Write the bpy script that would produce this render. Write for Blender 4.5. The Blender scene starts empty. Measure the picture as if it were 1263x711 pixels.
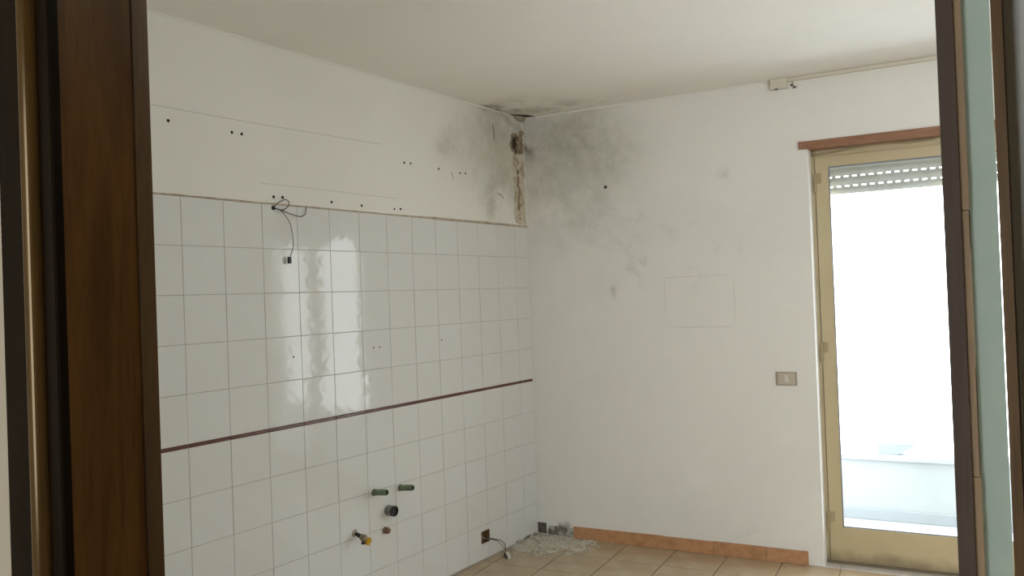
import bpy, bmesh, math, random
from mathutils import Vector, Matrix, noise

random.seed(7)
scene = bpy.context.scene
COL = scene.collection

# ------------------------------------------------------------------ camera
CX, CY, CZ = 2.9440, -4.5165, 1.5684
YAW, PITCH, ROLL, FPX = -0.5989, 0.0110, -0.0368, 1005.998
cam_data = bpy.data.cameras.new('camera')
cam_data.sensor_width = 36.0
cam_data.lens = FPX / 1263.0 * 36.0
cam_data.clip_start = 0.02
cam = bpy.data.objects.new('camera', cam_data)
COL.objects.link(cam)
_f = Vector((math.sin(YAW) * math.cos(PITCH), math.cos(YAW) * math.cos(PITCH), math.sin(PITCH)))
_r = Vector((math.cos(YAW), -math.sin(YAW), 0.0))
_u = _r.cross(_f)
_r2 = _r * math.cos(ROLL) + _u * math.sin(ROLL)
_u2 = -_r * math.sin(ROLL) + _u * math.cos(ROLL)
_m = Matrix((_r2, _u2, -_f)).transposed().to_4x4()
_m.translation = Vector((CX, CY, CZ))
cam.matrix_world = _m
scene.camera = cam

# ------------------------------------------------------------------ world: even bright overcast haze
SKY = 8.8
world = bpy.data.worlds.new('overcast_sky')
scene.world = world
world.use_nodes = True
bg = world.node_tree.nodes['Background']
bg.inputs['Color'].default_value = (0.93, 0.97, 1.0, 1.0)
bg.inputs['Strength'].default_value = SKY

scene.view_settings.view_transform = 'Standard'
scene.view_settings.look = 'None'
scene.view_settings.exposure = 0.0
scene.view_settings.gamma = 1.0
scene.view_settings.use_curve_mapping = False
scene.cycles.diffuse_bounces = 8
scene.cycles.max_bounces = 14
scene.cycles.transparent_max_bounces = 16
scene.cycles.sample_clamp_indirect = 6.0

# ------------------------------------------------------------------ layout
ZC = 2.748                       # ceiling
K = 0.1143                       # the balcony wall is not quite square to the tiled wall
KN = math.sqrt(1 + K * K)
WU = Vector((1 / KN, K / KN, 0))         # along the balcony wall
WO = Vector((-K / KN, 1 / KN, 0))        # outward through it
def B(u, off, z):
    p = WU * u + WO * off
    return Vector((p.x, p.y, z))
XR = 4.70                        # right wall
Y0 = -3.998                      # kitchen face of the wall with the doorway
Y1 = -4.100                      # hall face of it
TZ = 2.0246                      # top of the tiles
DL, DR = 1.768, 3.292            # balcony door opening (along the wall)
DH = 2.335

# daylight portals at the three openings (help sampling only, give no light themselves)
def portal(name, loc, target, sx, sy):
    l = bpy.data.lights.new(name, 'AREA')
    l.shape = 'RECTANGLE'; l.size = sx; l.size_y = sy
    l.cycles.is_portal = True
    o = bpy.data.objects.new(name, l)
    COL.objects.link(o)
    o.location = loc
    o.rotation_euler = (Vector(target) - Vector(loc)).to_track_quat('-Z', 'Z').to_euler()
    return o
portal('daylight_portal', B((DL + DR) / 2, 0.34, 1.2), B((DL + DR) / 2, -1, 1.2), 1.6, 2.45)

# ------------------------------------------------------------------ materials
def lin(c):
    return tuple(((v / 255) / 12.92 if v / 255 <= 0.04045 else ((v / 255 + 0.055) / 1.055) ** 2.4) for v in c)
def rgba(c): return (c[0], c[1], c[2], 1.0)

class Mat:
    def __init__(self, name, color, rough=0.6, metal=0.0, spec=0.5):
        self.m = bpy.data.materials.new(name); self.m.use_nodes = True
        self.nt = self.m.node_tree
        self.b = self.nt.nodes['Principled BSDF']
        self.b.inputs['Base Color'].default_value = rgba(color)
        self.b.inputs['Roughness'].default_value = rough
        self.b.inputs['Metallic'].default_value = metal
        self.b.inputs['Specular IOR Level'].default_value = spec
        rgb = self.nt.nodes.new('ShaderNodeRGB'); rgb.outputs[0].default_value = rgba(color)
        self.col = rgb.outputs[0]
        self.co = self.nt.nodes.new('ShaderNodeTexCoord').outputs['Object']
    def n(self, t, **kw):
        nd = self.nt.nodes.new(t)
        for k_, v_ in kw.items(): setattr(nd, k_, v_)
        return nd
    def l(self, a, b): self.nt.links.new(a, b)
    def math(self, op, a, b=None, clamp=False):
        nd = self.n('ShaderNodeMath', operation=op, use_clamp=clamp)
        for i, v in enumerate((a, b)):
            if v is None: continue
            if isinstance(v, (int, float)): nd.inputs[i].default_value = v
            else: self.l(v, nd.inputs[i])
        return nd.outputs[0]
    def noise(self, scale, detail=4, rough=0.55, vec=None, out='Fac', dist=0.0):
        nd = self.n('ShaderNodeTexNoise'); nd.inputs['Scale'].default_value = scale
        nd.inputs['Detail'].default_value = detail; nd.inputs['Roughness'].default_value = rough
        nd.inputs['Distortion'].default_value = dist
        self.l(vec or self.co, nd.inputs['Vector'])
        return nd.outputs[out]
    def ramp(self, v, a, b, to0=0.0, to1=1.0, smooth=True):
        nd = self.n('ShaderNodeMapRange')
        nd.interpolation_type = 'SMOOTHSTEP' if smooth else 'LINEAR'
        nd.inputs['From Min'].default_value = a; nd.inputs['From Max'].default_value = b
        nd.inputs['To Min'].default_value = to0; nd.inputs['To Max'].default_value = to1
        self.l(v, nd.inputs['Value'])
        return nd.outputs[0]
    def warped(self, amt, scale=3.0):
        c = self.noise(scale, 3, 0.5, out='Color')
        s = self.n('ShaderNodeVectorMath', operation='SUBTRACT'); self.l(c, s.inputs[0]); s.inputs[1].default_value = (0.5, 0.5, 0.5)
        m = self.n('ShaderNodeVectorMath', operation='SCALE'); self.l(s.outputs[0], m.inputs[0]); m.inputs['Scale'].default_value = amt
        a = self.n('ShaderNodeVectorMath', operation='ADD'); self.l(self.co, a.inputs[0]); self.l(m.outputs[0], a.inputs[1])
        return a.outputs[0]
    def blob(self, center, radii, vec=None, soft=0.0):
        s = self.n('ShaderNodeVectorMath', operation='SUBTRACT'); self.l(vec or self.co, s.inputs[0]); s.inputs[1].default_value = center
        d = self.n('ShaderNodeVectorMath', operation='DIVIDE'); self.l(s.outputs[0], d.inputs[0]); d.inputs[1].default_value = radii
        le = self.n('ShaderNodeVectorMath', operation='LENGTH'); self.l(d.outputs[0], le.inputs[0])
        return self.ramp(le.outputs['Value'], 1.0, soft)
    def mix(self, fac, color, mode='MIX'):
        nd = self.n('ShaderNodeMix', data_type='RGBA', blend_type=mode)
        if isinstance(fac, (int, float)): nd.inputs[0].default_value = fac
        else: self.l(fac, nd.inputs[0])
        self.l(self.col, nd.inputs[6])
        if isinstance(color, tuple): nd.inputs[7].default_value = rgba(color)
        else: self.l(color, nd.inputs[7])
        self.col = nd.outputs[2]
        return self
    def bump(self, height, strength=0.2, dist=0.01):
        nd = self.n('ShaderNodeBump'); nd.inputs['Strength'].default_value = strength; nd.inputs['Distance'].default_value = dist
        self.l(height, nd.inputs['Height'])
        prev = self.b.inputs['Normal']
        if prev.is_linked: self.l(prev.links[0].from_socket, nd.inputs['Normal'])
        self.l(nd.outputs[0], prev)
        return self
    def done(self):
        self.l(self.col, self.b.inputs['Base Color'])
        return self.m

WALL = (0.765, 0.757, 0.72)
MOULD = (0.405, 0.392, 0.33)
def plaster(name, stains=(), base=WALL, coarse=0.10):
    m = Mat(name, base, 0.85, spec=0.2)
    m.mix(m.ramp(m.noise(1.3, 5), 0.42, 0.72, 0, 0.5), tuple(c * 0.93 for c in base))
    m.mix(m.ramp(m.noise(6.0, 4), 0.52, 0.75, 0, 0.35), tuple(c * 1.05 for c in base))
    wv = m.warped(0.28, 3.2)
    mott = m.noise(5.5, 6, 0.65)
    fine = m.ramp(m.noise(15, 6, 0.7), 0.32, 0.68, 0.66, 1.06) if stains else None
    for (c, r, s, colr, lo, hi) in stains:
        mask = m.math('MULTIPLY', m.blob(c, r, wv), fine)
        if lo is not None:
            mask = m.math('MULTIPLY', mask, m.ramp(mott, lo, hi))
        m.mix(m.math('MULTIPLY', mask, s, clamp=True), colr)
    m.bump(m.noise(38, 4), coarse, 0.004)
    m.bump(m.noise(4.5, 3), 0.10, 0.02)
    return m.done()

M = {}
# tiled wall, upper plaster: mould and damp around the corner
M['plaster_left'] = plaster('plaster_tiled_wall', [
    ((0, -0.30, 2.50), (0.8, 0.72, 0.50), 0.95, (0.485, 0.472, 0.405), None, None),
    ((0, -0.30, 2.42), (0.8, 0.50, 0.55), 0.55, (0.47, 0.465, 0.405), 0.30, 0.62),
    ((0, -0.82, 2.47), (0.8, 0.16, 0.17), 0.55, MOULD, 0.30, 0.66),
    ((0, -0.30, 2.62), (0.8, 0.36, 0.24), 0.60, MOULD, 0.32, 0.66),
    ((0, -0.40, 2.19), (0.8, 0.12, 0.16), 0.75, MOULD, 0.36, 0.60),
    ((0, -0.28, 2.34), (0.8, 0.18, 0.28), 0.50, MOULD, 0.38, 0.68),
    ((0, -0.47, 2.38), (0.8, 0.13, 0.34), 0.70, (0.66, 0.67, 0.66), 0.34, 0.58),
    ((0, -0.30, 2.73), (0.8, 0.34, 0.05), 0.8, (0.17, 0.14, 0.10), 0.28, 0.60),
    ((0, -0.07, 2.60), (0.8, 0.12, 0.19), 0.8, (0.17, 0.125, 0.08), 0.28, 0.60)])
M['plaster_back'] = plaster('plaster_balcony_wall', [
    (tuple(B(0.34, 0, 2.50)), (0.74, 0.7, 0.50), 0.9, (0.435, 0.425, 0.365), None, None),
    (tuple(B(0.42, 0, 2.47)), (0.34, 0.4, 0.22), 0.85, MOULD, 0.42, 0.62),
    (tuple(B(0.10, 0, 2.40)), (0.17, 0.3, 0.34), 0.75, MOULD, 0.36, 0.66),
    (tuple(B(0.30, 0, 2.68)), (0.42, 0.4, 0.10), 0.6, MOULD, 0.34, 0.66),
    (tuple(B(0.02, 0, 2.58)), (0.05, 0.2, 0.20), 0.9, (0.12, 0.085, 0.055), 0.25, 0.55),
    (tuple(B(0.35, 0, 2.10)), (0.62, 0.6, 0.48), 0.6, (0.48, 0.475, 0.42), 0.30, 0.66),
    (tuple(B(0.95, 0, 1.75)), (0.75, 0.6, 0.40), 0.45, (0.44, 0.43, 0.38), 0.52, 0.68),
    (tuple(B(0.60, 0, 1.55)), (0.04, 0.3, 0.07), 0.5, (0.34, 0.33, 0.29), None, None),
    (tuple(B(1.03, 0, 1.70)), (0.14, 0.3, 0.05), 0.55, (0.36, 0.35, 0.31), 0.42, 0.60),
    (tuple(B(0.75, 0, 2.05)), (0.10, 0.3, 0.06), 0.4, (0.36, 0.35, 0.31), 0.42, 0.60),
    (tuple(B(1.28, 0, 2.25)), (0.06, 0.3, 0.06), 0.3, (0.36, 0.35, 0.31), 0.40, 0.60),
    (tuple(B(0.12, 0, 0.04)), (0.17, 0.3, 0.09), 1.0, (0.10, 0.095, 0.08), 0.44, 0.56),
    (tuple(B(1.45, 0, 0.13)), (0.25, 0.3, 0.09), 0.4, (0.36, 0.35, 0.31), 0.48, 0.62)])
M['plaster_ceiling'] = plaster('plaster_ceiling', [
    ((0.12, -0.22, ZC), (0.50, 0.50, 0.5), 0.6, (0.42, 0.40, 0.34), 0.36, 0.62),
    ((0.03, -0.33, ZC), (0.10, 0.26, 0.5), 0.9, (0.14, 0.105, 0.07), 0.34, 0.55),
    ((0.03, -0.04, ZC), (0.09, 0.09, 0.5), 0.8, (0.14, 0.105, 0.07), 0.30, 0.55),
    ((0.40, -0.10, ZC), (0.55, 0.22, 0.5), 0.45, (0.40, 0.385, 0.33), 0.40, 0.62)], base=(0.815, 0.802, 0.77))
M['plaster'] = plaster('plaster_plain')
M['plaster_hall'] = plaster('plaster_hall', base=(0.44, 0.39, 0.30))
M['reveal'] = plaster('reveal_white_paint', base=(0.82, 0.82, 0.80))

def mat_tile():
    m = Mat('glazed_wall_tile', (0.685, 0.695, 0.69), 0.06, spec=0.28)
    info = m.n('ShaderNodeObjectInfo')
    m.mix(m.ramp(info.outputs['Random'], 0, 1, 0, 0.7, False), (0.675, 0.675, 0.655))
    m.mix(m.ramp(m.noise(9, 3), 0.45, 0.75, 0, 0.35), (0.66, 0.655, 0.625))
    # the shallow zigzag relief pressed into the glaze
    sp = m.n('ShaderNodeSeparateXYZ'); m.l(m.co, sp.inputs[0])
    zig = m.math('PINGPONG', m.math('ADD', sp.outputs['Y'], m.math('PINGPONG', sp.outputs['Z'], 0.05)), 0.030)
    m.bump(m.math('MULTIPLY', zig, 33.0), 0.11, 0.0009)
    m.bump(m.noise(9, 2), 0.04, 0.005)
    return m.done()
M['tile'] = mat_tile()
M['plate_gap'] = (lambda m: (m.mix(m.ramp(m.noise(9, 4), 0.42, 0.6), (0.66, 0.65, 0.61)), m.done())[1])(Mat('painted_over_gap', (0.50, 0.49, 0.45), 0.9))
M['strip'] = (lambda m: (m.mix(m.ramp(m.noise(60, 3), 0.4, 0.7), (0.085, 0.028, 0.022)), m.done())[1])(Mat('red_brown_glaze', (0.115, 0.036, 0.027), 0.25))
M['grout'] = (lambda m: (m.mix(m.ramp(m.noise(14, 4), 0.4, 0.7), (0.30, 0.29, 0.26)), m.done())[1])(Mat('grey_grout', (0.40, 0.39, 0.355), 0.9))
M['mortar'] = (lambda m: (m.mix(m.ramp(m.noise(22, 5), 0.40, 0.65), (0.38, 0.315, 0.24)), m.bump(m.noise(90, 4), 0.5, 0.004), m.done())[2])(Mat('old_mortar', (0.50, 0.43, 0.345), 0.95))
M['patched'] = (lambda m: (m.mix(m.ramp(m.noise(11, 4, dist=1.0), 0.42, 0.70), (0.36, 0.295, 0.205)), m.mix(m.ramp(m.noise(26, 4), 0.62, 0.78, 0, 0.7), (0.20, 0.145, 0.085)), m.bump(m.noise(60, 5), 0.4, 0.004), m.done())[3])(Mat('broken_plaster', (0.55, 0.505, 0.415), 0.95))
M['core'] = (lambda m: (m.mix(m.ramp(m.noise(30, 4), 0.4, 0.65), (0.025, 0.016, 0.010)), m.done())[1])(Mat('shaded_core', (0.065, 0.043, 0.027), 0.95))  # brown darkened so its colour carries the shade of the plaster hole
M['mortar_brown'] = (lambda m: (m.mix(m.ramp(m.noise(30, 4), 0.4, 0.65), (0.17, 0.125, 0.08)), m.done())[1])(Mat('brown_mortar', (0.29, 0.235, 0.16), 0.95))
M['gap_mortar'] = (lambda m: (m.mix(m.ramp(m.noise(30, 4), 0.4, 0.65), (0.075, 0.065, 0.048)), m.done())[1])(Mat('dark_gap_mortar', (0.165, 0.145, 0.11), 0.95))
M['dirty_mortar'] = (lambda m: (m.mix(m.ramp(m.noise(26, 5), 0.42, 0.6), (0.16, 0.15, 0.12)), m.bump(m.noise(70, 5), 0.9, 0.006), m.done())[2])(Mat('dirty_mortar', (0.46, 0.44, 0.385), 0.95))
M['plaster_bits'] = (lambda m: (m.mix(m.ramp(m.noise(40, 3), 0.45, 0.7), (0.36, 0.33, 0.27)), m.done())[1])(Mat('plaster_bits', (0.58, 0.545, 0.47), 0.9))
def mat_floor():
    m = Mat('floor_tile_glaze', (0.44, 0.335, 0.215), 0.26, spec=0.5)
    info = m.n('ShaderNodeObjectInfo')
    m.mix(m.ramp(info.outputs['Random'], 0, 1, 0, 0.6, False), (0.42, 0.30, 0.19))
    m.mix(m.ramp(m.noise(7, 5, 0.6), 0.38, 0.70, 0, 0.6), (0.52, 0.42, 0.29))
    m.mix(m.ramp(m.noise(2.2, 3), 0.5, 0.8, 0, 0.35), (0.56, 0.50, 0.41))
    m.bump(m.noise(12, 3), 0.1, 0.005)
    return m.done()
M['floor_tile'] = mat_floor()
M['floor_grout'] = Mat('floor_grout', (0.25, 0.195, 0.135), 0.95).done()
def mat_skirt():
    m = Mat('terracotta_skirting', (0.50, 0.27, 0.135), 0.5, spec=0.35)
    m.mix(m.ramp(m.noise(18, 5), 0.42, 0.68), (0.40, 0.205, 0.10))
    m.mix(m.ramp(m.noise(7, 4), 0.55, 0.75, 0, 0.5), (0.55, 0.33, 0.19))
    m.bump(m.noise(60, 3), 0.2, 0.003)
    return m.done()
M['skirt'] = mat_skirt()
M['marble'] = (lambda m: (m.mix(m.ramp(m.noise(9, 5, dist=2.0), 0.45, 0.7, 0, 0.6), (0.50, 0.46, 0.42)), m.done())[1])(Mat('pale_marble', (0.66, 0.62, 0.58), 0.25))
def mat_wood(name, a, b, rough, scale=(9, 9, 0.8), spec=0.4):
    m = Mat(name, a, rough, spec=spec)
    mp = m.n('ShaderNodeMapping'); mp.inputs['Scale'].default_value = scale
    m.l(m.co, mp.inputs['Vector'])
    m.mix(m.ramp(m.noise(3.2, 6, 0.6, mp.outputs[0], dist=1.2), 0.36, 0.68), b)
    m.mix(m.ramp(m.noise(30, 3, 0.6, mp.outputs[0]), 0.45, 0.75, 0, 0.5), tuple(c * 0.7 for c in b))
    m.bump(m.noise(30, 3, 0.6, mp.outputs[0]), 0.05, 0.002)
    return m.done()
M['dark_wood'] = mat_wood('dark_varnished_wood', (0.150, 0.072, 0.018), (0.095, 0.044, 0.011), 0.34, spec=0.2)
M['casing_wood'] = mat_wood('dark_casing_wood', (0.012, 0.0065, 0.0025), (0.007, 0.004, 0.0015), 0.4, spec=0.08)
M['bead_wood'] = mat_wood('golden_bead_wood', (0.085, 0.046, 0.012), (0.055, 0.028, 0.0075), 0.20, spec=0.5)
M['bead_wood'].node_tree.nodes['Principled BSDF'].inputs['Specular Tint'].default_value = (1.0, 0.74, 0.42, 1.0)
M['stop_wood'] = mat_wood('brown_varnished_wood', (0.125, 0.068, 0.022), (0.078, 0.040, 0.013), 0.4)
M['leaf_wood'] = mat_wood('door_leaf_wood', (0.095, 0.065, 0.046), (0.068, 0.046, 0.033), 0.6)
M['raw_wood'] = mat_wood('raw_lipping_wood', (0.36, 0.25, 0.155), (0.27, 0.185, 0.11), 0.6)
M['green_edge'] = (lambda m: (m.mix(m.ramp(m.noise(30, 3), 0.4, 0.7, 0, 0.4), (0.34, 0.425, 0.375)), m.done())[1])(Mat('pale_green_edge', (0.38, 0.465, 0.41), 0.6))  # mottled pale green tone for the leaf edge
M['grey_rebate'] = Mat('grey_green_rebate', (0.52, 0.52, 0.48), 0.6).done()  # even grey-green tone for the rebate strip
M['lintel_wood'] = mat_wood('red_brown_wood', (0.31, 0.155, 0.085), (0.24, 0.115, 0.062), 0.45, (0.8, 9, 9))
def mat_alu():
    m = Mat('champagne_aluminium', (0.52, 0.44, 0.275), 0.38, 0.10)
    m.mix(m.ramp(m.noise(5, 4), 0.45, 0.75, 0, 0.5), (0.45, 0.38, 0.235))
    low = m.n('ShaderNodeSeparateXYZ'); m.l(m.warped(0.12, 8), low.inputs[0])
    m.mix(m.math('MULTIPLY', m.ramp(low.outputs['Z'], 0.10, 0.0), 0.75), (0.16, 0.115, 0.06))
    return m.done()
M['alu'] = mat_alu()
M['alu_dark'] = Mat('frame_gasket', (0.17, 0.135, 0.085), 0.6).done()
M['alu_mid'] = Mat('hinge_aluminium', (0.36, 0.295, 0.175), 0.4, 0.1).done()
M['gasket'] = Mat('grey_glazing_gasket', (0.20, 0.21, 0.23), 0.5).done()
M['shutter'] = (lambda m: (m.mix(m.ramp(m.noise(9, 3), 0.4, 0.7), (0.54, 0.54, 0.52)), m.done())[1])(Mat('shutter_plastic', (0.60, 0.60, 0.585), 0.5))
M['cream_plastic'] = Mat('cream_plastic', (0.62, 0.585, 0.49), 0.45).done()
M['beige_plastic'] = Mat('beige_plastic', (0.50, 0.44, 0.35), 0.4).done()
M['beige_dark'] = Mat('dull_beige_plastic', (0.34, 0.30, 0.235), 0.45).done()
M['black'] = Mat('black_plastic', (0.012, 0.012, 0.012), 0.45).done()
M['hole'] = Mat('hole_shade', (0.010, 0.008, 0.006), 0.95).done()  # near-black that stands in for the shade inside holes and pipes
M['grey_pipe'] = Mat('grey_drain_plastic', (0.20, 0.20, 0.19), 0.4).done()
M['green_pipe'] = (lambda m: (m.mix(m.ramp(m.noise(45, 3), 0.4, 0.7), (0.115, 0.165, 0.095)), m.done())[1])(Mat('green_pipe_plastic', (0.17, 0.225, 0.14), 0.5))
M['rust'] = (lambda m: (m.mix(m.ramp(m.noise(70, 4), 0.4, 0.65), (0.10, 0.05, 0.03)), m.bump(m.noise(120, 3), 0.6, 0.003), m.done())[2])(Mat('rusty_metal', (0.27, 0.16, 0.11), 0.8))
M['brass'] = Mat('dull_brass', (0.30, 0.25, 0.17), 0.4, 0.7).done()
M['dark_metal'] = Mat('dark_metal', (0.06, 0.055, 0.05), 0.5, 0.5).done()
M['yellow'] = Mat('yellow_paint', (0.62, 0.36, 0.02), 0.45).done()
M['wire_brown'] = Mat('brown_wire', (0.055, 0.038, 0.025), 0.5).done()
M['wire_grey'] = Mat('grey_wire', (0.20, 0.19, 0.15), 0.5).done()
M['white_plastic'] = Mat('white_plastic', (0.62, 0.60, 0.54), 0.5).done()
M['box_brown'] = (lambda m: (m.mix(m.ramp(m.noise(50, 3), 0.4, 0.65), (0.12, 0.06, 0.02)), m.done())[1])(Mat('brown_box_plastic', (0.21, 0.115, 0.045), 0.7))
M['parapet'] = (lambda m: (m.mix(m.ramp(m.noise(4, 5), 0.4, 0.7), (0.38, 0.41, 0.43)), m.done())[1])(Mat('parapet_paint', (0.41, 0.44, 0.455), 0.8))
M['balcony_floor'] = Mat('balcony_paving', (0.40, 0.42, 0.46), 0.8).done()
M['block'] = Mat('pale_block', (0.34, 0.375, 0.40), 0.8).done()
def mat_glass():
    m = bpy.data.materials.new('window_glass'); m.use_nodes = True
    nt = m.node_tree; nt.nodes.clear()
    out = nt.nodes.new('ShaderNodeOutputMaterial')
    mx = nt.nodes.new('ShaderNodeMixShader'); tr = nt.nodes.new('ShaderNodeBsdfTransparent'); gl = nt.nodes.new('ShaderNodeBsdfGlossy')
    lw = nt.nodes.new('ShaderNodeLayerWeight'); pw = nt.nodes.new('ShaderNodeMath'); pw.operation = 'POWER'; pw.inputs[1].default_value = 5.0
    nt.links.new(lw.outputs['Facing'], pw.inputs[0])
    fr = nt.nodes.new('ShaderNodeMath'); fr.operation = 'MULTIPLY_ADD'; fr.inputs[1].default_value = 0.9; fr.inputs[2].default_value = 0.03
    nt.links.new(pw.outputs[0], fr.inputs[0])
    tr.inputs['Color'].default_value = (0.95, 0.97, 0.97, 1); gl.inputs['Roughness'].default_value = 0.02
    nt.links.new(fr.outputs[0], mx.inputs[0]); nt.links.new(tr.outputs[0], mx.inputs[1]); nt.links.new(gl.outputs[0], mx.inputs[2])
    nt.links.new(mx.outputs[0], out.inputs[0])
    return m
M['glass'] = mat_glass()

# ------------------------------------------------------------------ helpers
def link(o, parent=None):
    COL.objects.link(o)
    if parent is not None: o.parent = parent
    return o
def tag(o, label=None, cat=None, group=None, kind=None):
    if label: o['label'] = label
    if cat: o['category'] = cat
    if group: o['group'] = group
    if kind: o['kind'] = kind
    return o
def mobj(name, bm, mat, parent=None, smooth=False):
    me = bpy.data.meshes.new(name)
    bmesh.ops.recalc_face_normals(bm, faces=bm.faces)
    bm.to_mesh(me); bm.free()
    if smooth:
        for p in me.polygons: p.use_smooth = True
    me.materials.append(M[mat] if isinstance(mat, str) else mat)
    return link(bpy.data.objects.new(name, me), parent)
def empty(name, loc=(0, 0, 0)):
    o = bpy.data.objects.new(name, None); o.empty_display_size = 0.05
    link(o); o.location = loc
    return o
def ident(a, b, c): return Vector((a, b, c))
def add_box(bm, a0, a1, b0, b1, c0, c1, fn=ident, bevel=0.0):
    vs = [bm.verts.new(fn(a, b, c)) for a in (a0, a1) for b in (b0, b1) for c in (c0, c1)]
    fs = [(0, 1, 3, 2), (4, 6, 7, 5), (0, 4, 5, 1), (2, 3, 7, 6), (0, 2, 6, 4), (1, 5, 7, 3)]
    faces = [bm.faces.new([vs[i] for i in f]) for f in fs]
    if bevel > 0:
        es = list({e for f in faces for e in f.edges})
        bmesh.ops.bevel(bm, geom=es, offset=bevel, segments=2, affect='EDGES', profile=0.7)
    return faces
def box(name, a0, a1, b0, b1, c0, c1, mat, parent=None, fn=ident, bevel=0.0):
    bm = bmesh.new(); add_box(bm, a0, a1, b0, b1, c0, c1, fn, bevel)
    return mobj(name, bm, mat, parent)
def slab_cells(ua, va, holes, d0, d1, fn, bm):
    """slab over u-range and v-range, depth d0..d1, with rectangular holes; walls only where a cell is missing next door"""
    us = sorted({ua[0], ua[1]} | {h[i] for h in holes for i in (0, 1)}); us = [u for u in us if ua[0] <= u <= ua[1]]
    vs = sorted({va[0], va[1]} | {h[i] for h in holes for i in (2, 3)}); vs = [v for v in vs if va[0] <= v <= va[1]]
    def solid(i, j):
        if not (0 <= i < len(us) - 1 and 0 <= j < len(vs) - 1): return False
        cu, cv = (us[i] + us[i + 1]) / 2, (vs[j] + vs[j + 1]) / 2
        return not any(h[0] < cu < h[1] and h[2] < cv < h[3] for h in holes)
    cache = {}
    def V(i, j, k):
        if (i, j, k) not in cache: cache[(i, j, k)] = bm.verts.new(fn(us[i], vs[j], (d0, d1)[k]))
        return cache[(i, j, k)]
    for i in range(len(us) - 1):
        for j in range(len(vs) - 1):
            if not solid(i, j): continue
            bm.faces.new([V(i, j, 0), V(i + 1, j, 0), V(i + 1, j + 1, 0), V(i, j + 1, 0)])
            bm.faces.new([V(i, j, 1), V(i, j + 1, 1), V(i + 1, j + 1, 1), V(i + 1, j, 1)])
            for (ni, nj, a, b) in ((i - 1, j, (i, j), (i, j + 1)), (i + 1, j, (i + 1, j), (i + 1, j + 1)),
                                   (i, j - 1, (i, j), (i + 1, j)), (i, j + 1, (i, j + 1), (i + 1, j + 1))):
                if not solid(ni, nj):
                    bm.faces.new([V(*a, 0), V(*b, 0), V(*b, 1), V(*a, 1)])
def slab(name, ua, va, holes, d0, d1, fn, mat, parent=None):
    bm = bmesh.new(); slab_cells(ua, va, holes, d0, d1, fn, bm)
    return mobj(name, bm, mat, parent)
def tube(bm, pts, r, seg=8, cap=True, close=False):
    pts = [Vector(p) for p in pts]; rings = []
    up = Vector((0.31, 0.17, 0.93)).normalized()
    for i, p in enumerate(pts):
        t = (pts[min(i + 1, len(pts) - 1)] - pts[max(i - 1, 0)]).normalized()
        a = t.cross(up).normalized(); b = t.cross(a).normalized()
        rr = r[i] if isinstance(r, (list, tuple)) else r
        rings.append([bm.verts.new(p + a * rr * math.cos(q * 2 * math.pi / seg) + b * rr * math.sin(q * 2 * math.pi / seg)) for q in range(seg)])
    for i in range(len(rings) - 1):
        for q in range(seg):
            bm.faces.new([rings[i][q], rings[i][(q + 1) % seg], rings[i + 1][(q + 1) % seg], rings[i + 1][q]])
    if cap:
        bm.faces.new(rings[0][::-1]); bm.faces.new(rings[-1])
    return rings
def catmull(pts, n=6):
    pts = [Vector(p) for p in pts]; out = []
    for i in range(len(pts) - 1):
        p0, p1, p2, p3 = pts[max(i - 1, 0)], pts[i], pts[i + 1], pts[min(i + 2, len(pts) - 1)]
        for s in range(n):
            t = s / n
            out.append(0.5 * ((2 * p1) + (p2 - p0) * t + (2 * p0 - 5 * p1 + 4 * p2 - p3) * t * t + (3 * p1 - p0 - 3 * p2 + p3) * t ** 3))
    out.append(pts[-1]); return out
def wire(name, pts, r, mat, parent=None, n=6):
    bm = bmesh.new(); tube(bm, catmull(pts, n), r, 6)
    return mobj(name, bm, mat, parent, True)
def hollow_pipe(name, base, axis, length, r, wall, mat, parent=None, inner_depth=None, seg=24):
    """an open pipe end: outer skin, lip, inner skin and a bottom inside"""
    axis = Vector(axis).normalized(); base = Vector(base)
    a = axis.cross(Vector((0, 0, 1))).normalized(); b = axis.cross(a)
    d = inner_depth or length * 0.85
    prof = [(0, r), (length - 0.001, r), (length, r - 0.001), (length, r - wall), (length - d, r - wall), (length - d, 0.0005)]
    bm = bmesh.new(); rings = []
    for (t, rr) in prof:
        rings.append([bm.verts.new(base + axis * t + a * rr * math.cos(q * 2 * math.pi / seg) + b * rr * math.sin(q * 2 * math.pi / seg)) for q in range(seg)])
    for i in range(len(rings) - 1):
        for q in range(seg):
            bm.faces.new([rings[i][q], rings[i][(q + 1) % seg], rings[i + 1][(q + 1) % seg], rings[i + 1][q]])
    bm.faces.new(rings[-1])
    return mobj(name, bm, mat, parent)
def lathe(bm, base, axis, prof, seg=20):
    axis = Vector(axis).normalized(); base = Vector(base)
    h = Vector((0, 0, 1)) if abs(axis.z) < 0.9 else Vector((1, 0, 0))
    a = axis.cross(h).normalized(); b = axis.cross(a); rings = []
    for (t, rr) in prof:
        rings.append([bm.verts.new(base + axis * t + a * rr * math.cos(q * 2 * math.pi / seg) + b * rr * math.sin(q * 2 * math.pi / seg)) for q in range(seg)])
    for i in range(len(rings) - 1):
        for q in range(seg):
            bm.faces.new([rings[i][q], rings[i][(q + 1) % seg], rings[i + 1][(q + 1) % seg], rings[i + 1][q]])
    bm.faces.new(rings[0][::-1]); bm.faces.new(rings[-1])
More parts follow.
